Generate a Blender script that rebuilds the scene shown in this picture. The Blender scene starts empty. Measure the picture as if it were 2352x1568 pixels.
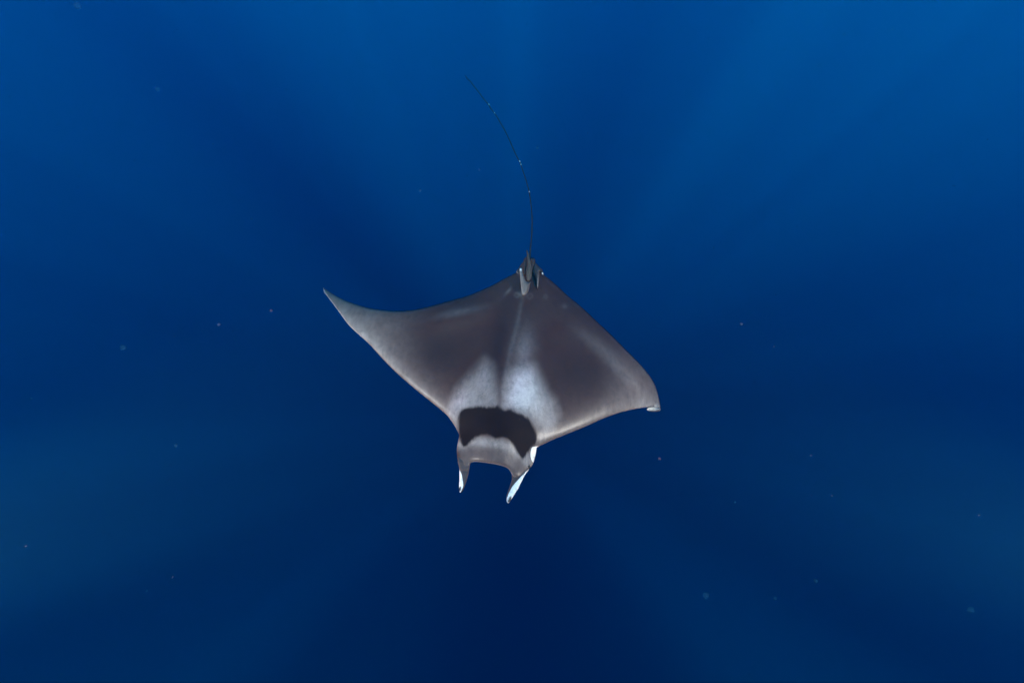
import bpy, math, random
import numpy as np
from mathutils import Vector, Matrix, Euler
from mathutils.geometry import delaunay_2d_cdt, interpolate_bezier
random.seed(7); rng = np.random.default_rng(7)
sc = bpy.context.scene
R = math.radians

# ---------------------------------------------------------------- camera, sky, sun, exposure
PITCH = 42.0
SUN_EL = 49.0
CAM_Z = -12.0
sc.view_settings.view_transform = 'Standard'
sc.view_settings.look = 'None'
sc.view_settings.gamma = 1.0
sc.view_settings.exposure = 4.07
sc.cycles.use_denoising = True
sc.cycles.volume_bounces = 3
sc.cycles.max_bounces = 8
sc.cycles.transparent_max_bounces = 12

cd = bpy.data.cameras.new('camera'); cam = bpy.data.objects.new('camera', cd)
sc.collection.objects.link(cam); sc.camera = cam
cd.lens = 20; cd.clip_start = .05; cd.clip_end = 600
cam.location = (0, 0, CAM_Z); cam.rotation_euler = (R(90 - PITCH), 0, 0)
CAMM = Matrix.Translation(cam.location) @ Euler((R(90 - PITCH), 0, 0)).to_matrix().to_4x4()

w = bpy.data.worlds.new('World'); sc.world = w; w.use_nodes = True
nt = w.node_tree; bg = nt.nodes['Background']
sky = nt.nodes.new('ShaderNodeTexSky'); sky.sky_type = 'NISHITA'; sky.sun_disc = False
sky.sun_elevation = R(SUN_EL); sky.sun_rotation = R(180)
nt.links.new(sky.outputs[0], bg.inputs[0]); bg.inputs[1].default_value = .05

sd = bpy.data.lights.new('sun', 'SUN'); sd.energy = 5; sd.angle = R(.5); sd.color = (1, .96, .9)
sun = bpy.data.objects.new('sun', sd); sc.collection.objects.link(sun)
sun.rotation_euler = Euler((R(90 - SUN_EL), 0, 0))

# the photographer's two flash units, held on arms either side of the housing and aimed at the animal
def flash(pos, aim, energy, size=46):
    d = bpy.data.lights.new('camera_flash', 'SPOT'); d.energy = energy; d.color = (.98, .60, .52)
    d.shadow_soft_size = .07; d.spot_size = R(size); d.spot_blend = 1.0
    o = bpy.data.objects.new('camera_flash', d); sc.collection.objects.link(o)
    p = CAMM @ Vector(pos); a = CAMM @ Vector(aim)
    o.location = p; o.rotation_euler = (a - p).to_track_quat('-Z', 'Y').to_euler()
flash((-1.98, -.72, -1.12), (-.40, -.17, -2.6), 44)
flash((1.98, -.72, -1.12), (.28, -.20, -2.6), 40)

# ---------------------------------------------------------------- node helpers
class N:
    def __init__(s, name):
        s.m = bpy.data.materials.new(name); s.m.use_nodes = True; s.t = s.m.node_tree; s.t.nodes.clear()
        s.out = s.t.nodes.new('ShaderNodeOutputMaterial')
    def new(s, k): return s.t.nodes.new(k)
    def link(s, a, b): s.t.links.new(a, b)
    def put(s, sock, v):
        if isinstance(v, bpy.types.NodeSocket): s.link(v, sock)
        else: sock.default_value = v
    def math(s, op, *a):
        x = s.new('ShaderNodeMath'); x.operation = op
        for i, v in enumerate(a): s.put(x.inputs[i], v)
        return x.outputs[0]
    def maprange(s, v, a, b, c=0., d=1., kind='SMOOTHSTEP'):
        x = s.new('ShaderNodeMapRange'); x.interpolation_type = kind
        s.link(v, x.inputs[0])
        for i, k in enumerate((a, b, c, d)): s.put(x.inputs[i + 1], k)
        return x.outputs[0]
    def noise(s, vec, scale, detail=3., rough=.5):
        x = s.new('ShaderNodeTexNoise'); s.link(vec, x.inputs['Vector'])
        x.inputs['Scale'].default_value = scale; x.inputs['Detail'].default_value = detail; x.inputs['Roughness'].default_value = rough
        return x.outputs[0]
    def mix(s, f, a, b):
        x = s.new('ShaderNodeMix'); x.data_type = 'RGBA'; s.put(x.inputs[0], f)
        for i, c in ((6, a), (7, b)):
            if isinstance(c, bpy.types.NodeSocket): s.link(c, x.inputs[i])
            else: x.inputs[i].default_value = tuple(c) + (1,)
        return x.outputs[2]
    def attr(s, name):
        x = s.new('ShaderNodeAttribute'); x.attribute_name = name
        return x.outputs['Fac']

# ---------------------------------------------------------------- the water body and its surface
def box_mesh(name, lo, hi):
    me = bpy.data.meshes.new(name)
    v = [(x, y, z) for x in (lo[0], hi[0]) for y in (lo[1], hi[1]) for z in (lo[2], hi[2])]
    f = [(0, 1, 3, 2), (4, 6, 7, 5), (0, 4, 5, 1), (2, 3, 7, 6), (0, 2, 6, 4), (1, 5, 7, 3)]
    me.from_pydata(v, [], f); return me
me = box_mesh('water', (-120, -120, -125), (120, 120, -.05))
wo = bpy.data.objects.new('water', me); sc.collection.objects.link(wo); wo['kind'] = 'structure'
wo['label'] = 'deep clear blue sea water with faint shafts of sunlight'
n = N('sea_water')
s_ = n.new('ShaderNodeVolumeScatter'); a_ = n.new('ShaderNodeVolumeAbsorption'); add = n.new('ShaderNodeAddShader')
s_.inputs['Color'].default_value = (.06, .58, 1, 1); s_.inputs['Density'].default_value = .020; s_.inputs['Anisotropy'].default_value = .4
SA = (.16, .0548, .0325)
a_.inputs['Density'].default_value = .3; a_.inputs['Color'].default_value = tuple(1 - x / .3 for x in SA) + (1,)
n.link(s_.outputs[0], add.inputs[0]); n.link(a_.outputs[0], add.inputs[1]); n.link(add.outputs[0], n.out.inputs['Volume'])
me.materials.append(n.m)

# wavy water surface overhead; added gobo pattern shades the ray and shapes the shafts
nx = 120; S = 150.
xs = np.linspace(-S, S, nx)
X, Y = np.meshgrid(xs, xs, indexing='ij')
Z = .10 * np.sin(X * .55 + Y * .2) + .07 * np.sin(Y * .7 - X * .3 + 1) + .12
me = bpy.data.meshes.new('water_surface')
idx = np.arange(nx * nx).reshape(nx, nx)
F = np.stack([idx[:-1, :-1], idx[1:, :-1], idx[1:, 1:], idx[:-1, 1:]], -1).reshape(-1, 4)
me.from_pydata(np.stack([X, Y, Z], -1).reshape(-1, 3).tolist(), [], F.tolist())
so = bpy.data.objects.new('water_surface', me); sc.collection.objects.link(so); so['kind'] = 'structure'
so['label'] = 'rippled sea surface far overhead'
n = N('sea_surface_gobo')
tr = n.new('ShaderNodeBsdfTransparent'); geo = n.new('ShaderNodeNewGeometry'); P = geo.outputs['Position']
sx = n.new('ShaderNodeSeparateXYZ'); n.link(P, sx.inputs[0]); PX, PY = sx.outputs[0], sx.outputs[1]
FX, FY = 0, -10.4
def gauss(cx, cy, rx, ry, ang):
    ca, sa = math.cos(R(ang)), math.sin(R(ang))
    dx = n.math('SUBTRACT', PX, cx); dy = n.math('SUBTRACT', PY, cy)
    u = n.math('MULTIPLY_ADD', dx, ca / rx, n.math('MULTIPLY', dy, sa / rx))
    v = n.math('MULTIPLY_ADD', dy, ca / ry, n.math('MULTIPLY', dx, -sa / ry))
    return n.math('EXPONENT', n.math('MULTIPLY', n.math('MULTIPLY_ADD', u, u, n.math('MULTIPLY', v, v)), -1.0))
T = n.maprange(PY, -20., 3., .25, .56)
def lobe(amp, deg, dist, rl, wd):
    return (amp, FX + dist * math.cos(R(deg)), FY + dist * math.sin(R(deg)), rl, wd, deg)
for (amp, cx, cy, rx, ry, ang) in [
        (.99, FX, FY, 3.7, 3.2, 0), lobe(.93, 270, 7.5, 6, 2.3), lobe(.8, 128, 7.5, 5.5, 1.3), lobe(.6, 77, 9, 5, 1.3), lobe(.7, 3, 6.5, 4, 1.3),
        lobe(.45, 168, 5.5, 3, 1.3), lobe(-1.8, 228, 9, 6, 1.3), lobe(-2.0, 307, 8.5, 6, 1.1), lobe(-.6, 196, 11, 5, 2.0), lobe(-.7, 335, 11, 5, 1.8),
        lobe(-.8, 47, 9, 6, 1.9), lobe(-.8, 103, 9, 6, 1.2), lobe(.35, 212, 8, 5, .8), lobe(.35, 322, 8, 5, .8), lobe(-.5, 62, 8, 5, .6), lobe(-.5, 90, 8, 5, .6)]:
    T = n.math('MULTIPLY', T, n.math('SUBTRACT', 1.0, n.math('MULTIPLY', gauss(cx, cy, rx, ry, ang), amp)))
T = n.math('MULTIPLY', T, n.maprange(n.noise(P, .55, 4.), .36, .62, .35, 1.15))
T = n.math('MINIMUM', T, .97)
n.link(T, tr.inputs[0]); n.link(tr.outputs[0], n.out.inputs[0]); me.materials.append(n.m)

# ---------------------------------------------------------------- the animal: measuring frame
# (p, q) are sheet units of .82 mm on the plane through the animal, z the height above it in the same units
D = 2.6; K = .9 / 1176.0; UN = .41 * K * D
def pt(p, q, z):
    d = D - z * UN
    return (((704.4 + .41 * p) - 1176) * K * d, -((551.2 + .41 * q) - 784) * K * d, -d)
def pts(p, q, z):
    d = D - z * UN
    return np.stack([((704.4 + .41 * p) - 1176) * K * d, -((551.2 + .41 * q) - 784) * K * d, -d], -1)
C0 = Vector(pt(1150, 700, 0))
root = bpy.data.objects.new('devil_ray', None); sc.collection.objects.link(root)
root.matrix_world = CAMM @ Matrix.Translation(C0)
root.empty_display_size = .1
root['label'] = 'grey brown devil ray with black collar gliding in open blue water'
root['category'] = 'ray'

def link_mesh(name, V, Fc, mat, parent=root, attrs=None, smooth=True, label=None):
    me = bpy.data.meshes.new(name)
    me.from_pydata([tuple(v) for v in (np.asarray(V) - np.array(C0))], [], [tuple(int(i) for i in f) for f in Fc])
    if smooth: me.polygons.foreach_set('use_smooth', [True] * len(me.polygons))
    for k, a in (attrs or {}).items():
        at = me.attributes.new(k, 'FLOAT', 'POINT'); at.data.foreach_set('value', np.asarray(a, dtype=np.float32))
    me.materials.append(mat); me.update()
    o = bpy.data.objects.new(name, me); sc.collection.objects.link(o); o.parent = parent
    if label: o['label'] = label
    return o

def spline(P, step, closed=False):
    P = np.array(P, float); m = len(P); out = []
    g = lambda i: P[i % m] if closed else P[min(max(i, 0), m - 1)]
    for i in range(m if closed else m - 1):
        a, b, c, d = g(i - 1), g(i), g(i + 1), g(i + 2)
        k = max(1, int(round(np.linalg.norm((c - b)[:2]) / step)))
        t = np.arange(k)[:, None] / k
        out.append(.5 * (2 * b + (c - a) * t + (2 * a - 5 * b + 4 * c - d) * t * t + (3 * b - a - 3 * c + d) * t ** 3))
    if not closed: out.append(P[-1:])
    return np.concatenate(out)
def seg_dist(p, q, L, closed=False):
    L = np.asarray(L, float); A = L; B = np.roll(L, -1, 0)
    if not closed: A, B = A[:-1], B[:-1]
    best = np.full(len(p), 1e18)
    for a, b in zip(A, B):
        d = b - a; t = np.clip(((p - a[0]) * d[0] + (q - a[1]) * d[1]) / (d @ d + 1e-9), 0, 1)
        best = np.minimum(best, (p - a[0] - t * d[0]) ** 2 + (q - a[1] - t * d[1]) ** 2)
    return np.sqrt(best)
def inside(p, q, L):
    L = np.asarray(L, float); r = np.zeros(len(p), bool)
    for (x0, y0), (x1, y1) in zip(L, np.roll(L, -1, 0)):
        if y0 == y1: continue
        c = ((y0 > q) != (y1 > q)) & (p < (x1 - x0) * (q - y0) / (y1 - y0) + x0); r ^= c
    return r
def sdf(p, q, L):
    d = seg_dist(p, q, L, True); return np.where(inside(p, q, L), d, -d)
def sst(x, a, b):
    t = np.clip((x - a) / (b - a), 0, 1); return t * t * (3 - 2 * t)
def G(p, q, cx, cy, rx, ry, ang=0):
    c, s = math.cos(R(ang)), math.sin(R(ang)); dx, dy = p - cx, q - cy
    return np.exp(-((dx * c + dy * s) / rx) ** 2 - ((-dx * s + dy * c) / ry) ** 2)

def sheet(outline, step):
    """triangulate a closed outline; returns p, q, boundary index count, faces"""
    B = np.asarray(outline, float); m = len(B)
    lo, hi = B.min(0), B.max(0)
    h = step * .866
    rows = []
    for j, y in enumerate(np.arange(lo[1] + h * .5, hi[1], h)):
        x = np.arange(lo[0] + (j % 2) * step * .5, hi[0], step); rows.append(np.stack([x, np.full_like(x, y)], -1))
    I = np.concatenate(rows) if rows else np.zeros((0, 2))
    ok = inside(I[:, 0], I[:, 1], B); I = I[ok]
    I = I[seg_dist(I[:, 0], I[:, 1], B, True) > step * .55]
    V = np.concatenate([B, I])
    r = delaunay_2d_cdt([Vector(v) for v in V.tolist()], [(i, (i + 1) % m) for i in range(m)], [], 1, 1e-4)
    co = np.array([tuple(v) for v in r[0]])
    E = r[1]; Fc = r[2]
    P_ = co
    from collections import Counter
    cnt = Counter()
    for f in Fc:
        for a, b in zip(f, list(f[1:]) + [f[0]]): cnt[(min(a, b), max(a, b))] += 1
    bnd = set()
    for (a, b), c in cnt.items():
        if c == 1: bnd.add(a); bnd.add(b)
    return P_[:, 0], P_[:, 1], bnd, Fc

def solid(p, q, bnd, Fc, ztop, zbot):
    """closed shell sharing its boundary vertices"""
    top = pts(p, q, ztop); N0 = len(p); mp = {}
    V = [top]; extra = [i for i in range(N0) if i not in bnd]
    for k, i in enumerate(extra): mp[i] = N0 + k
    ex = np.array(extra, int)
    V = np.concatenate([top, pts(p[ex], q[ex], zbot[ex])]) if len(ex) else top
    f0 = Fc[0]; a, b, c = (Vector((p[i], q[i])) for i in f0[:3])
    ccw = (b - a).cross(c - a) > 0      # q points down: flip for outward normals
    tf = [tuple(reversed(f)) if ccw else tuple(f) for f in Fc]
    bf = [tuple(mp.get(i, i) for i in reversed(f)) for f in tf]
    return V, tf + bf, np.concatenate([np.arange(N0), ex]).astype(int), np.concatenate([np.zeros(N0), np.ones(len(ex))])

# ---------------------------------------------------------------- skin
def skin_material():
    n = N('ray_skin')
    tc = n.new('ShaderNodeTexCoord'); O = tc.outputs['Object']
    mpn = n.new('ShaderNodeMapping'); n.link(O, mpn.inputs[0]); mpn.inputs['Rotation'].default_value = (0, 0, R(-12)); mpn.inputs['Scale'].default_value = (1, .16, 1)
    fine = n.noise(O, 260, 4., .6); mott = n.noise(O, 9, 4., .55); streak = n.noise(mpn.outputs[0], 60, 4., .6); broad = n.noise(O, 3.2, 2.)
    pale = n.attr('pale'); col = n.attr('collar'); white = n.attr('white'); brown = n.attr('brown'); blot = n.attr('blot')
    base = n.mix(n.maprange(broad, .35, .65), (.045, .0165, .0090), (.040, .0165, .0100))
    base = n.mix(n.maprange(mott, .3, .7, 0, .5), base, (.050, .027, .018))
    base = n.mix(brown, base, (.020, .0085, .005))
    pn = n.math('ADD', pale, n.math('MULTIPLY', n.math('SUBTRACT', streak, .5), n.math('MULTIPLY', pale, .95)))
    pn = n.math('ADD', pn, n.math('MULTIPLY', n.math('SUBTRACT', mott, .5), n.math('MULTIPLY', pale, .65)))
    palec = n.mix(n.maprange(mott, .35, .65), (.38, .335, .30), (.36, .33, .31))
    palec = n.mix(n.attr('sheen'), palec, n.mix(n.maprange(broad, .4, .6), (.50, .42, .42), (.46, .45, .43)))  # sheen of shoulders and left rear edge painted into the skin colour
    base = n.mix(n.maprange(pn, 0, 1, kind='LINEAR'), base, palec)
    edge = n.math('ADD', col, n.math('MULTIPLY', n.math('SUBTRACT', n.noise(mpn.outputs[0], 80, 2., .5), .5), 20.))
    edge = n.math('ADD', edge, n.math('MULTIPLY', n.math('SUBTRACT', fine, .5), 12.))
    cm = n.maprange(edge, -11., 11.)
    base = n.mix(cm, base, n.mix(n.maprange(mott, .3, .7), (.009, .0045, .003), (.014, .008, .006)))
    base = n.mix(n.maprange(white, .42, .58), base, (.85, .83, .75))
    base = n.mix(blot, base, (.02, .02, .022))
    v = n.new('ShaderNodeTexVoronoi'); v.inputs['Scale'].default_value = 42; n.link(O, v.inputs['Vector'])
    spk = n.maprange(v.outputs['Distance'], .05, .028)
    rn = n.math('GREATER_THAN', n.noise(O, 14, 1.), .52)
    base = n.mix(n.math('MULTIPLY', n.math('MULTIPLY', spk, rn), .45), base, (.35, .32, .3))
    v2 = n.noise(O, 34, 5., .7)
    base = n.mix(n.maprange(v2, .42, .75, 0, .35), base, (.012, .009, .008))
    f2 = n.maprange(fine, .25, .75, .74, 1.26, 'LINEAR')
    hs = n.new('ShaderNodeHueSaturation'); n.link(base, hs.inputs['Color']); n.link(f2, hs.inputs['Value'])
    b = n.new('ShaderNodeBsdfPrincipled'); n.link(hs.outputs[0], b.inputs['Base Color'])
    n.link(n.maprange(cm, 0, 1, .37, .62, 'LINEAR'), b.inputs['Roughness'])
    n.link(n.maprange(cm, 0, 1, .26, .04, 'LINEAR'), b.inputs['Specular IOR Level'])
    bp = n.new('ShaderNodeBump'); bp.inputs['Strength'].default_value = .25; bp.inputs['Distance'].default_value = .004
    h = n.math('ADD', n.math('MULTIPLY', fine, .35), n.math('ADD', mott, n.math('MULTIPLY', streak, .3)))
    n.link(h, bp.inputs['Height']); n.link(bp.outputs[0], b.inputs['Normal'])
    n.link(b.outputs[0], n.out.inputs[0]); return n.m
SKIN = skin_material()

# outline, tail root -> round the left wing -> head -> right wing
TL = [(93, 266), (140, 297), (200, 330), (270, 357), (350, 380), (430, 392), (510, 396), (600, 390), (700, 368), (800, 340), (900, 312), (980, 280), (1060, 243), (1120, 210), (1180, 180)]
TB = [(1206, 168), (1222, 145), (1240, 128), (1262, 126), (1282, 140), (1302, 162)]
TR = [(1325, 192), (1380, 235), (1440, 290), (1480, 325), (1540, 375), (1620, 450), (1700, 525), (1780, 605), (1860, 685), (1915, 750), (1947, 800), (1968, 860), (1979, 915), (1984, 948)]
LR = [(1976, 938), (1950, 930), (1905, 937), (1850, 945), (1760, 965), (1660, 1000), (1560, 1045), (1460, 1085), (1380, 1118), (1300, 1155), (1288, 1162)]
HD = [(1284, 1195), (1277, 1220), (1270, 1246), (1258, 1268), (1240, 1290), (1215, 1322), (1185, 1335), (1155, 1320), (1143, 1298), (1128, 1280), (1108, 1268), (1080, 1260), (1040, 1252), (990, 1245), (950, 1241), (928, 1243), (914, 1250), (900, 1270), (878, 1285), (860, 1275), (852, 1258), (845, 1230), (841, 1180), (845, 1140), (853, 1102), (853, 1086)]
LL = [(835, 1050), (810, 1012), (785, 980), (745, 945), (690, 900), (600, 828), (500, 740), (423, 662), (340, 572), (240, 480), (180, 400), (140, 347), (112, 310), (98, 290)]
def sp(L, s=4): return spline(L, s)
oTL, oTB, oTR, oLR, oHD, oLL = sp(TL), sp(TB), sp(TR), sp(LR), sp(HD, 3), sp(LL + [(93, 266)])[:-1]
outline = np.concatenate([oTL, oTB, oTR, oLR, oHD, oLL])
# slight nicks along the trailing edges
collar = spline([(850, 990), (858, 960), (885, 943), (930, 937), (960, 930), (1000, 933), (1045, 936), (1060, 931), (1070, 926), (1080, 933), (1110, 953), (1126, 950), (1142, 944), (1158, 960), (1200, 975), (1240, 1000), (1265, 1035), (1283, 1075), (1288, 1108), (1280, 1140), (1255, 1168), (1232, 1200), (1212, 1221), (1195, 1210), (1175, 1178), (1155, 1142), (1130, 1116), (1100, 1105), (1060, 1110), (1035, 1099), (1005, 1086), (980, 1091), (945, 1106), (915, 1135), (895, 1154), (880, 1157), (868, 1140), (856, 1100), (848, 1045)], 5, True)
cheekR = [(1262, 1160), (1300, 1152), (1300, 1240), (1272, 1250), (1262, 1236), (1254, 1212), (1255, 1185)]
shoulderL = [(735, 985), (775, 925), (815, 870), (870, 812), (935, 745), (1000, 675), (1030, 700), (1052, 770), (1078, 850), (1086, 930), (1000, 965), (860, 990), (840, 1060), (800, 1020)]
shoulderR = [(1092, 940), (1098, 860), (1118, 775), (1150, 735), (1215, 725), (1272, 708), (1302, 775), (1335, 850), (1385, 905), (1412, 975), (1410, 1040), (1380, 1100), (1300, 1150), (1288, 1110), (1285, 1060), (1240, 990), (1160, 950)]
AX0 = np.array([1252., 130.]); AX1 = np.array([1035., 1240.]); AL = np.linalg.norm(AX1 - AX0); AU = (AX1 - AX0) / AL; AN = np.array([-AU[1], AU[0]])
if AN[0] < 0: AN = -AN

LE_L = oLL; LE_R = oLR; TE_L = oTL; TE_R = oTR; MOUTH = sp(HD[6:21])
SLOPE = .42
def body_fields(p, q):
    s = (p - AX0[0]) * AU[0] + (q - AX0[1]) * AU[1]
    b = (p - AX0[0]) * AN[0] + (q - AX0[1]) * AN[1]
    dll, dlr, dtl, dtr = (seg_dist(p, q, L) for L in (LE_L, LE_R, TE_L, TE_R))
    db = seg_dist(p, q, outline, True)
    dh = seg_dist(p, q, oHD)
    k = sst(s, -40, 780) * (1 - .30 * sst(s, 900, 1130))
    z = SLOPE * (q - 700)
    z = z + (12 + 74 * k) * np.exp(-(np.abs(b) / (80 + 110 * k)) ** 2.2) + 34 * k * np.exp(-(b / 420) ** 2)
    z = z - .00030 * np.clip(b, 0, None) ** 2 - 60 * sst(b, 560, 900)
    z = z - .00006 * np.clip(-b, 0, None) ** 2
    z = z - 30 * np.exp(-dll / 55.) - 10 * np.exp(-dll / 9.)
    z = z - 34 * np.exp(-dlr / 70.) - 10 * np.exp(-dlr / 9.)
    wl = sst(-b, 60, 260); wr = sst(b, 60, 260)
    z = z - 30 * np.exp(-dtl / 42.) * wl - 70 * np.exp(-dtr / 85.) * wr - 6 * np.exp(-np.minimum(dtl, dtr) / 8.)
    z = z - 16 * np.exp(-dh / 22.) - 8 * np.exp(-dh / 5.)
    # spine ridge and gentle dips beside it
    z = z + 7 * np.exp(-(b / 16) ** 2) * sst(s, 0, 200) * (1 - sst(s, 560, 820))
    # low rise on the left wing near its rear edge, shaped for the highlight
    z = z + 20 * G(p, q, 850, 430, 190, 60, -14)
    th = (10 + 150 * k * np.exp(-(np.abs(b) / 190) ** 2) + 55 * np.exp(-(b / 420.) ** 2)) * (1 - np.exp(-db / 34.)) + 1.5
    return s, b, z, th, db, dll, dlr, dtl, dtr, dh

p, q, bnd, Fc = sheet(outline, 6.0)
s, b, z, th, db, dll, dlr, dtl, dtr, dh = body_fields(p, q)
V, FF, src, under = solid(p, q, bnd, Fc, z, z - th)
SPINE = np.array([(1207, 320), (1180, 470), (1140, 620), (1112, 760), (1096, 860)], float)
def skin_attrs(p, q, s, b, dll, dlr, dtl, dtr, dh):
    pale = .85 * sst(sdf(p, q, np.array(shoulderL, float)), -58, 72) + .95 * sst(sdf(p, q, np.array(shoulderR, float)), -58, 72)
    pale = pale * (.62 + .45 * G(p, q, 1215, 860, 110, 170) + .2 * G(p, q, 850, 920, 60, 120, 20)) 
    pale = pale * (1 - .55 * np.exp(-(seg_dist(p, q, np.array([(1095, 700), (1082, 820), (1078, 930)], float)) / 22.) ** 2))
    lead = .46 * np.exp(-dll / 55.) * sst(q, 250, 500) + .30 * np.exp(-dlr / 60.)  # pale leading margins: own pigment plus edge shading painted in
    tips = .14 * sst(-b, 430, 850) + .12 * sst(b, 440, 760)  # outer wings painted paler where the flash dims
    head = .14 * sst(q, 1080, 1110) * sst(p, 840, 880) * (1 - sst(dlr, 40, 0)) + .40 * np.exp(-((seg_dist(p, q, MOUTH) - 112) / 27.) ** 2) * (q > 1060)
    head = np.clip(head, 0, 1) * (seg_dist(p, q, MOUTH) < 220)
    strip = .12 * G(p, q, 860, 402, 130, 20, -12) + .09 * np.exp(-(seg_dist(p, q, SPINE) / 13.) ** 2) + .24 * G(p, q, 1215, 640, 60, 150, 8) + .14 * np.exp(-((dtr - 95) / 40.) ** 2) * sst(q, 380, 620)  # pale midline, plus rear-edge sheen and right ridge highlight painted as pale bands
    spots = .15 * G(p, q, 1128, 288, 9, 26, 40) + .1 * G(p, q, 1445, 372, 15, 12) + .15 * G(p, q, 1205, 300, 26, 14)
    for (cx, cy, r) in ((1178, 308, 12), (1250, 314, 14), (1338, 317, 9)):
        dd = np.hypot(p - cx, q - cy); spots = spots + .08 * np.exp(-((dd - r) / 5.) ** 2)
    rim = .8 * np.exp(-(dll / 4.5) ** 2) * (1 - sst(q, 560, 760)) + .45 * np.exp(-(np.minimum(dlr, seg_dist(p, q, MOUTH)) / 4.) ** 2)
    pale = np.clip(np.maximum(np.maximum(pale, lead), rim) + tips + head + strip + spots, 0, 1)
    brown = .65 * G(p, q, 1072, 600, 48, 200, 12) + .75 * G(p, q, 1560, 760, 210, 150, 20) + .75 * G(p, q, 740, 640, 170, 130, 20)
    return pale, np.clip(brown, 0, 1)
pale, brown = skin_attrs(p, q, s, b, dll, dlr, dtl, dtr, dh)
col = sdf(p, q, collar)
wh = .80 * np.exp(-(dll / 4.) ** 2) * (1 - sst(q, 500, 700)) + sst(sdf(p, q, np.array(cheekR, float)), -6, 6)
rim = np.clip(np.exp(-(db / 3.) ** 2) * .0, 0, 1)
A = {'pale': pale[src], 'collar': col[src], 'white': np.maximum(wh[src], under * .98), 'brown': brown[src], 'blot': np.zeros(len(src)), 'sheen': np.clip(G(p, q, 1215, 850, 95, 150) + .8 * G(p, q, 840, 930, 45, 110, 20) + .4 * G(p, q, 990, 760, 30, 90, 10) + .35 * G(p, q, 850, 405, 130, 30, -12) + .4 * G(p, q, 1225, 640, 60, 130, 10), 0, 1)[src]}
A['collar'] = np.where(under > 0, -200, A['collar'])
V = [V]; FF = list(FF); cntv = len(V[0])
def add_grid(Pg, closed_u, attrs, cap=True):
    """append a lofted tube/strip (rows x cols x 3) as another surface of the same skin"""
    global cntv
    r_, c_ = Pg.shape[:2]
    V.append(Pg.reshape(-1, 3))
    for i in range(r_ - 1):
        for j in range(c_ if closed_u else c_ - 1):
            a = cntv + i * c_ + j; b2 = cntv + i * c_ + (j + 1) % c_
            FF.append((a, b2, b2 + c_, a + c_))
    if cap:
        FF.append(tuple(cntv + j for j in reversed(range(c_)))); FF.append(tuple(cntv + (r_ - 1) * c_ + j for j in range(c_)))
    cntv += r_ * c_
    for k in A:
        A[k] = np.concatenate([A[k], attrs.get(k, np.zeros((r_, c_))).reshape(-1)])

def zat(pp, qq):
    pp = np.atleast_1d(np.asarray(pp, float)); qq = np.atleast_1d(np.asarray(qq, float))
    return body_fields(pp, qq)[2]

# rolled wing tip on the right: an open curl whose pale lining shows
nr, nc = 14, 40
ang = np.linspace(0, 2 * math.pi, nc, endpoint=False)
zt = float(zat([1945], [925])[0])
Pg = np.zeros((nr, nc, 3)); wa = np.zeros((nr, nc))
for i in range(nr):
    if i < 8:
        t = i / 7; rad = 1.0; depth = 50 * (1 - t)          # outer skin, from under the wing to the rim
        k = .55 + .45 * t
    else:
        t = (i - 8) / 5; rad = .93; depth = 4 + 40 * t; k = 1 - .45 * t   # lining, back inside
        wa[i] = 1
    cx = 1944 - depth * .25; 
    pp = cx + 39 * rad * k * np.cos(ang)
    qq = 949 - depth + 13.5 * rad * k * np.sin(ang) 
    zz = zt - 42 * k - 36 * k * rad * np.sin(ang)
    Pg[i] = pts(pp, qq, zz)
add_grid(Pg, True, {'pale': np.full((nr, nc), .5), 'collar': np.full((nr, nc), -200.), 'white': wa * .50})

def zun(pp, qq):
    pp = np.array([float(pp)]); qq = np.array([float(qq)]); dh_ = seg_dist(pp, qq, oHD)
    return float((body_fields(pp, qq)[2] + 16 * np.exp(-dh_ / 22.) + 8 * np.exp(-dh_ / 5.))[0])
# cephalic fins: rolled blades seen from above, skin coloured on the inside, white outside
def horn(rows, white_right, z0, z1, blots, name_dir):
    rows = np.array(rows, float)
    rr = spline(rows, 5); m = len(rr); nc = 24
    Pg = np.zeros((m, nc, 3)); wa = np.zeros((m, nc)); pa = np.zeros((m, nc)); bl = np.zeros((m, nc))
    for i, (qv, pl, pm, pr) in enumerate(rr):
        f = i / (m - 1); wdt = max(pr - pl, 2.)
        zc = min(zun(pm if pl < pm < pr else .5 * (pl + pr), min(qv, z0)) + max(0, qv - z0) * z1, 1e9) - 3 - 22 * (1 - float(sst(f, .0, .22)))
        sh = 8 + 34 * math.sin(math.pi * min(1, .35 + .65 * (1 - f)) * .5)   # depth of the blade
        mid = .5 * (pl + pr)
        pmm = min(max(pm, pl + .12 * wdt), pr - .12 * wdt)
        ctrl = np.array([(pmm, 0), (pr - .10 * (pr - pmm), -.28 * sh), (pr, -.8 * sh), (mid + .15 * wdt, -1.7 * sh), (mid - .15 * wdt, -1.7 * sh), (pl, -.8 * sh), (pl + .10 * (pmm - pl), -.28 * sh)])
        u = np.linspace(0, 7, nc, endpoint=False); c = np.zeros((nc, 2))
        for j, uu in enumerate(u):
            i0 = int(uu); t = uu - i0; a, b_, c2, d = (ctrl[(i0 + o) % 7] for o in (-1, 0, 1, 2))
            c[j] = .5 * (2 * b_ + (c2 - a) * t + (2 * a - 5 * b_ + 4 * c2 - d) * t * t + (3 * b_ - a - 3 * c2 + d) * t ** 3)
        Pg[i] = pts(c[:, 0], np.full(nc, qv), zc + c[:, 1])
        wa[i] = sst((c[:, 0] - pm) * (1 if white_right else -1), -1.5, 1.5)
        wa[i] = np.where(c[:, 1] < -1.2 * sh, 1, wa[i])
        pa[i] = .16
        for (bx, by, bx_r, by_r, an) in blots:
            bl[i] = np.maximum(bl[i], sst(G(c[:, 0], np.full(nc, qv), bx, by, bx_r, by_r, an), .3, .55) )
    add_grid(Pg, True, {'pale': pa, 'collar': np.full((m, nc), -200.), 'white': wa, 'blot': bl})

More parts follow.
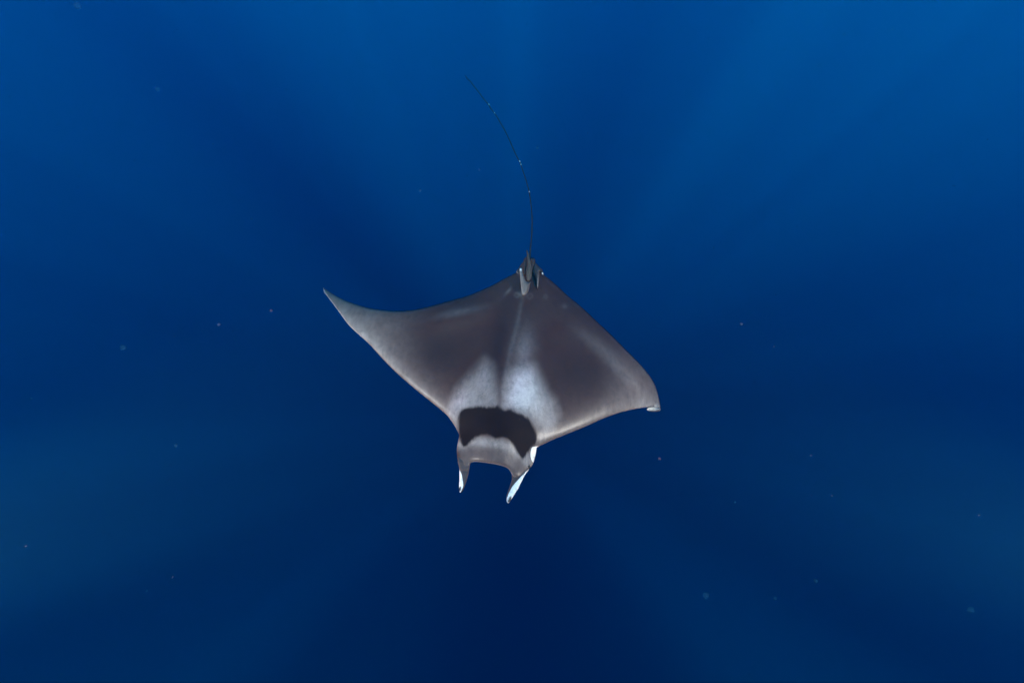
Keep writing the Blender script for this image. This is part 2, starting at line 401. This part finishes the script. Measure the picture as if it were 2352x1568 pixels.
horn([(1200, 846, 836, 905), (1235, 847, 838, 915), (1260, 852, 848, 913), (1280, 856, 853, 910), (1310, 857, 867, 905), (1340, 857, 873, 897), (1370, 855, 877, 887), (1390, 854, 872, 880), (1404, 855, 866, 873), (1412, 859, 862, 866)],
     False, 1262., .42, [(859, 1393, 8, 15, 15)], 1)
horn([(1255, 1125, 1262, 1262), (1280, 1134, 1244, 1246), (1300, 1146, 1226, 1231), (1320, 1151, 1205, 1218), (1345, 1149, 1182, 1206), (1370, 1141, 1160, 1193), (1390, 1134, 1146, 1184), (1410, 1127, 1136, 1171), (1430, 1121, 1127, 1159), (1450, 1119, 1121, 1147), (1463, 1122, 1122, 1139), (1471, 1127, 1127, 1133)],
     True, 1300., .42, [(1137, 1452, 9, 20, 25)], 1)
body = link_mesh('body', np.concatenate(V), FF, SKIN, attrs=A)

# ---------------------------------------------------------------- small parts
def skin_part(name, ol, height, thick, zoff, step=4., material=SKIN, pale=.05, brown=0., tip=None, label=None, rise=None, closed=True):
    o = spline(ol, step * .8, True)
    p, q, bnd, Fc = sheet(o, step)
    d = seg_dist(p, q, o, True); mx = max(d.max(), 1e-3)
    prof = np.sqrt(np.clip(1 - (1 - d / mx) ** 2, 0, 1))
    zb = zat(p, q) if zoff is not None else 0
    # carry the plane of the body on past its rear edge
    zb = SLOPE * (q - 700) + 12
    zz = zb + zoff + height * prof + (rise(p, q) if rise else 0)
    V, F_, src, und = solid(p, q, bnd, Fc, zz, zz - thick * prof - 1)
    pa = np.full(len(p), pale); wh = np.zeros(len(p))
    if callable(tip): pa2, wh = tip(p, q); pa = np.clip(pa + pa2, 0, 1)
    at = {'pale': pa[src], 'white': wh[src], 'collar': np.full(len(src), -200.), 'brown': np.full(len(src), brown), 'blot': np.zeros(len(src))}
    return link_mesh(name, V, F_, material, attrs=at, label=label)
def z3(L): return [(1045.6 + .2858 * x, .2858 * y) for x, y in L]

skin_part('pelvic_fin', z3([(450, 632), (462, 590), (500, 548), (540, 478), (580, 428), (625, 440), (645, 560), (630, 720), (570, 760), (510, 690)]), 7, 8, -4, tip=lambda p, q: (.25 * G(p, q, 1176, 178, 6, 12), 0 * p))
skin_part('pelvic_fin', z3([(780, 450), (820, 438), (880, 498), (922, 540), (952, 565), (972, 612), (980, 688), (958, 668), (938, 642), (915, 625), (905, 700), (892, 800), (875, 985), (855, 905), (828, 800), (790, 700), (755, 600)]), 20, 16, 8,
          tip=lambda p, q: (.35 * G(p, q, 1296, 235, 5, 40, 4), sst(G(p, q, 1323, 188, 4, 9, -15), .3, .6)))
skin_part('clasper', z3([(598, 375), (640, 325), (662, 325), (672, 420), (662, 520), (642, 600), (622, 680), (602, 702), (583, 610), (580, 500), (588, 430)]), 14, 12, 20)
skin_part('clasper', z3([(733, 362), (770, 350), (802, 352), (818, 388), (820, 440), (788, 520), (762, 610), (745, 570), (735, 450)]), 12, 12, 18)
skin_part('dorsal_fin', z3([(530, 545), (514, 568), (518, 660), (526, 760), (538, 880), (547, 980), (560, 1065), (600, 1085), (650, 1060), (695, 990), (715, 900), (728, 810), (690, 820), (640, 790), (602, 700), (570, 620), (552, 560)]), 26, 30, 26, step=3.2, pale=.22,
          tip=lambda p, q: (.55 * np.exp(-seg_dist(p, q, np.array([(1195, 165), (1199, 250), (1212, 300)], float)) / 7), sst(q, 180, 164) * .98),
          rise=lambda p, q: 30 * sst(q, 300, 170))
TBM = N('tail_base_skin')
tc = TBM.new('ShaderNodeTexCoord'); nz = TBM.noise(tc.outputs['Object'], 220, 5., .65)
bs = TBM.new('ShaderNodeBsdfPrincipled'); TBM.link(TBM.mix(TBM.maprange(nz, .35, .65), (.034, .020, .012), (.11, .075, .048)), bs.inputs['Base Color']); bs.inputs['Roughness'].default_value = .7
bp = TBM.new('ShaderNodeBump'); bp.inputs['Strength'].default_value = .8; bp.inputs['Distance'].default_value = .006; TBM.link(nz, bp.inputs['Height']); TBM.link(bp.outputs[0], bs.inputs['Normal']); TBM.link(bs.outputs[0], TBM.out.inputs[0])
skin_part('tail_base', z3([(648, 202), (668, 203), (690, 262), (706, 330), (728, 400), (744, 470), (754, 560), (757, 640), (747, 720), (715, 790), (690, 815), (660, 790), (643, 740), (638, 650), (650, 560), (668, 500), (670, 400), (660, 300)]), 20, 26, 52, step=3.2, material=TBM.m, label='rough brown knobbly tail base')

# whip tail
z6 = lambda x, y: (821.5 + .686 * x, -955.9 + .686 * y)
TP = [(98, 50), (112, 74), (120, 84), (140, 99), (165, 133), (205, 185), (245, 238), (291, 292), (301, 314), (337, 359), (375, 420), (415, 490), (455, 570), (490, 650), (517, 710), (545, 762), (570, 835), (595, 910), (617, 990), (628, 1060), (637, 1130), (642, 1200), (643, 1260), (641, 1330), (636, 1400), (629, 1470), (624, 1540), (622, 1590)]
tp = spline([z6(*t) for t in TP], 8)
TM = N('tail_skin'); tc = TM.new('ShaderNodeTexCoord'); nz = TM.noise(tc.outputs['Object'], 30, 3.)
bs = TM.new('ShaderNodeBsdfPrincipled'); TM.link(TM.mix(TM.maprange(nz, .4, .6), (.004, .004, .005), (.012, .009, .010)), bs.inputs['Base Color']); bs.inputs['Roughness'].default_value = .5; TM.link(bs.outputs[0], TM.out.inputs[0])
def tail_z(qv): return SLOPE * (qv - 700) * (1 if qv > 100 else 1) + 22
rows = []
m = len(tp)
arc = np.concatenate([[0], np.cumsum(np.linalg.norm(np.diff(tp, axis=0), axis=1))]); arc /= arc[-1]
tz = np.array([tail_z(v) for v in tp[:, 1]])
for i in range(m):
    d = tp[min(i + 1, m - 1)] - tp[max(i - 1, 0)]; d /= np.linalg.norm(d); nn = np.array([-d[1], d[0]])
    rad = 2.6 + .9 * arc[i] + 1.2 * sst(arc[i], .60, 1.0) + 1.0 * sst(arc[i], .9, 1)
    a = np.linspace(0, 2 * math.pi, 8, endpoint=False)
    rows.append(pts(tp[i, 0] + nn[0] * rad * np.cos(a), tp[i, 1] + nn[1] * rad * np.cos(a), tz[i] + rad * np.sin(a)))
Vt = np.concatenate(rows); Ft = []
for i in range(m - 1):
    for j in range(8): a0 = i * 8 + j; b0 = i * 8 + (j + 1) % 8; Ft.append((a0, b0, b0 + 8, a0 + 8))
tail = link_mesh('tail', Vt, Ft, TM.m, label='long thin dark whip tail with white beads')
WM = N('white_bead'); bs = WM.new('ShaderNodeBsdfPrincipled'); tc = WM.new('ShaderNodeTexCoord')
WM.link(WM.mix(WM.noise(tc.outputs['Object'], 300), (.9, .9, .85), (.75, .72, .68)), bs.inputs['Base Color']); WM.link(bs.outputs[0], WM.out.inputs[0])
def blob(cx, cy, z, rx, ry, rz, nu=10, nv=7, jit=0.):
    V = []; Fc = []
    for i in range(nv + 1):
        th = math.pi * i / nv
        for j in range(nu):
            ph = 2 * math.pi * j / nu; k = 1 + jit * (random.random() - .5)
            V.append(pt(cx + rx * k * math.sin(th) * math.cos(ph), cy + ry * k * math.sin(th) * math.sin(ph), z + rz * k * math.cos(th)))
    for i in range(nv):
        for j in range(nu): a = i * nu + j; b_ = i * nu + (j + 1) % nu; Fc.append((a, a + nu, b_ + nu, b_))
    return V, Fc
for (x, y, r) in ((291, 287, 2.5), (337, 357, 2.4), (543, 752, 3.3), (553, 777, 2.5), (620, 998, 2.4)):
    cx, cy = z6(x, y); V_, F_ = blob(cx, cy, tail_z(cy) + 4, r, r, r, jit=.2)
    link_mesh('bead', V_, F_, WM.m, parent=tail)
# eye on the right cheek
EM = N('eye'); bs = EM.new('ShaderNodeBsdfPrincipled'); tc = EM.new('ShaderNodeTexCoord')
EM.link(EM.mix(EM.noise(tc.outputs['Object'], 200), (.010, .010, .012), (.03, .03, .035)), bs.inputs['Base Color']); bs.inputs['Roughness'].default_value = .15; EM.link(bs.outputs[0], EM.out.inputs[0])
ze = float(zat([1244], [1270])[0])
V_, F_ = blob(1248, 1270, ze - 2, 6, 11, 9, 14, 10); link_mesh('eye', V_, F_, EM.m)
ze = float(zat([852], [1235])[0])
V_, F_ = blob(849, 1236, ze - 4, 5, 10, 8, 14, 10); link_mesh('eye', V_, F_, EM.m)

# ---------------------------------------------------------------- drifting plankton and marine snow
def speck_mat(name, c, alpha):
    n = N(name); tc = n.new('ShaderNodeTexCoord'); nz = n.noise(tc.outputs['Object'], 400, 3.)
    d = n.new('ShaderNodeBsdfDiffuse'); n.link(n.mix(nz, c, tuple(x * .6 for x in c)), d.inputs[0])
    t = n.new('ShaderNodeBsdfTransparent'); mx = n.new('ShaderNodeMixShader')
    lw = n.new('ShaderNodeLayerWeight'); lw.inputs[0].default_value = .35
    n.link(n.math('MULTIPLY', n.math('SUBTRACT', 1., lw.outputs['Facing']), alpha), mx.inputs[0])
    n.link(t.outputs[0], mx.inputs[1]); n.link(d.outputs[0], mx.inputs[2]); n.link(mx.outputs[0], n.out.inputs[0]); return n.m
JEL = speck_mat('jelly', (.55, .38, .40), .10)
GRN = speck_mat('snow', (.45, .45, .45), .08)
def ico(rad, jit, seed):
    rs = random.Random(seed); V = []; Fc = []; nu, nv = 14, 9
    for i in range(nv + 1):
        th = math.pi * i / nv
        for j in range(nu):
            ph = 2 * math.pi * j / nu
            k = 1 + jit * (math.sin(3 * ph + seed) * .5 + math.sin(2 * th + seed * 2) * .5) + (rs.random() - .5) * jit * .4
            if i in (0, nv): k = 1
            V.append((rad * k * math.sin(th) * math.cos(ph), rad * k * math.sin(th) * math.sin(ph), rad * k * math.cos(th)))
    for i in range(nv):
        for j in range(nu): a = i * nu + j; b_ = i * nu + (j + 1) % nu; Fc.append((a, a + nu, b_ + nu, b_))
    return V, Fc
SP = [(1622, 1367, 8.5, 2.3, 'largest round pinkish speck drifting below and right of the ray'),
      (178, 13, 8, 1.6, 'faint pink speck at the upper left corner of the picture'),
      (283, 798, 7, 2.4, 'faint pale round speck left of the raised wing tip'),
      (2230, 1400, 7.5, 2.0, 'soft pinkish speck near the lower right corner'),
      (1874, 1333, 5, 2.3, 'dim speck between the large round speck and the lower right corner'),
      (1781, 1373, 4.5, 2.3, 'small pale speck just right of the large round speck'),
      (404, 1023, 4, 3.0, 'dim bluish speck in the lower left water'),
      (623, 713, 3.4, 2.4, 'small pink speck just left of the raised wing tip'),
      (1515, 1053, 3.2, 2.2, 'tiny bright speck below the curled wing tip'),
      (1703, 744, 3.8, 2.2, 'tiny pale speck right of the ray at mid height'),
      (1234, 340, 4, 2.2, 'tiny pale speck right of the upper tail'),
      (1101, 390, 3, 2.3, 'tiny speck left of the tail beads'),
      (965, 438, 3, 2.3, 'tiny speck farthest left of the tail'),
      (503, 745, 3.6, 2.2, 'tiny blue speck two along left of the raised wing tip'),
      (362, 205, 5.5, 1.9, 'very faint speck in the upper left water'),
      (1688, 1153, 3.4, 2.8, 'dim speck above the large round speck')]
for i, (u, v, r, dep, lab) in enumerate(SP):
    rad = r * K * dep; V_, F_ = ico(rad, .18, i + 1)
    me = bpy.data.meshes.new('plankton_speck'); me.from_pydata(V_, [], F_); me.polygons.foreach_set('use_smooth', [True] * len(me.polygons))
    me.materials.append(JEL if i < 9 else GRN)
    o = bpy.data.objects.new('plankton_speck', me); sc.collection.objects.link(o)
    o.location = CAMM @ Vector(((u - 1176) * K * dep, -(v - 784) * K * dep, -dep)); o.rotation_euler = (i, i * 2, i * 3)
    o['label'] = lab; o['category'] = 'speck'; o['group'] = 'specks drifting in the water'
# the countless faint rest
V_, F_ = [], []
for k in range(1100):
    dep = random.uniform(1.2, 4.5); x = random.uniform(-1, 1) * .95 * dep; y = random.uniform(-1, 1) * .65 * dep
    if abs(x) < .9 and abs(y) < .6 and dep > 2.1: continue
    r = random.uniform(.6, 1.5) * K * 2.2 * random.choice((1, 1, 1, 1.6))
    c = CAMM @ Vector((x, y, -dep)); b0 = len(V_)
    ax = [Vector(rng.normal(size=3)).normalized() * r * random.uniform(.5, 1.2) for _ in range(3)]
    for sgn in (1, -1):
        for a in ax: V_.append(tuple(c + a * sgn))
    for f in ((0, 1, 2), (0, 2, 4), (0, 4, 5), (0, 5, 1), (3, 2, 1), (3, 4, 2), (3, 5, 4), (3, 1, 5)): F_.append(tuple(b0 + i for i in f))
me = bpy.data.meshes.new('marine_snow'); me.from_pydata(V_, [], F_); me.materials.append(GRN)
o = bpy.data.objects.new('marine_snow', me); sc.collection.objects.link(o); o['kind'] = 'stuff'
o['label'] = 'fine marine snow scattered through the blue water'
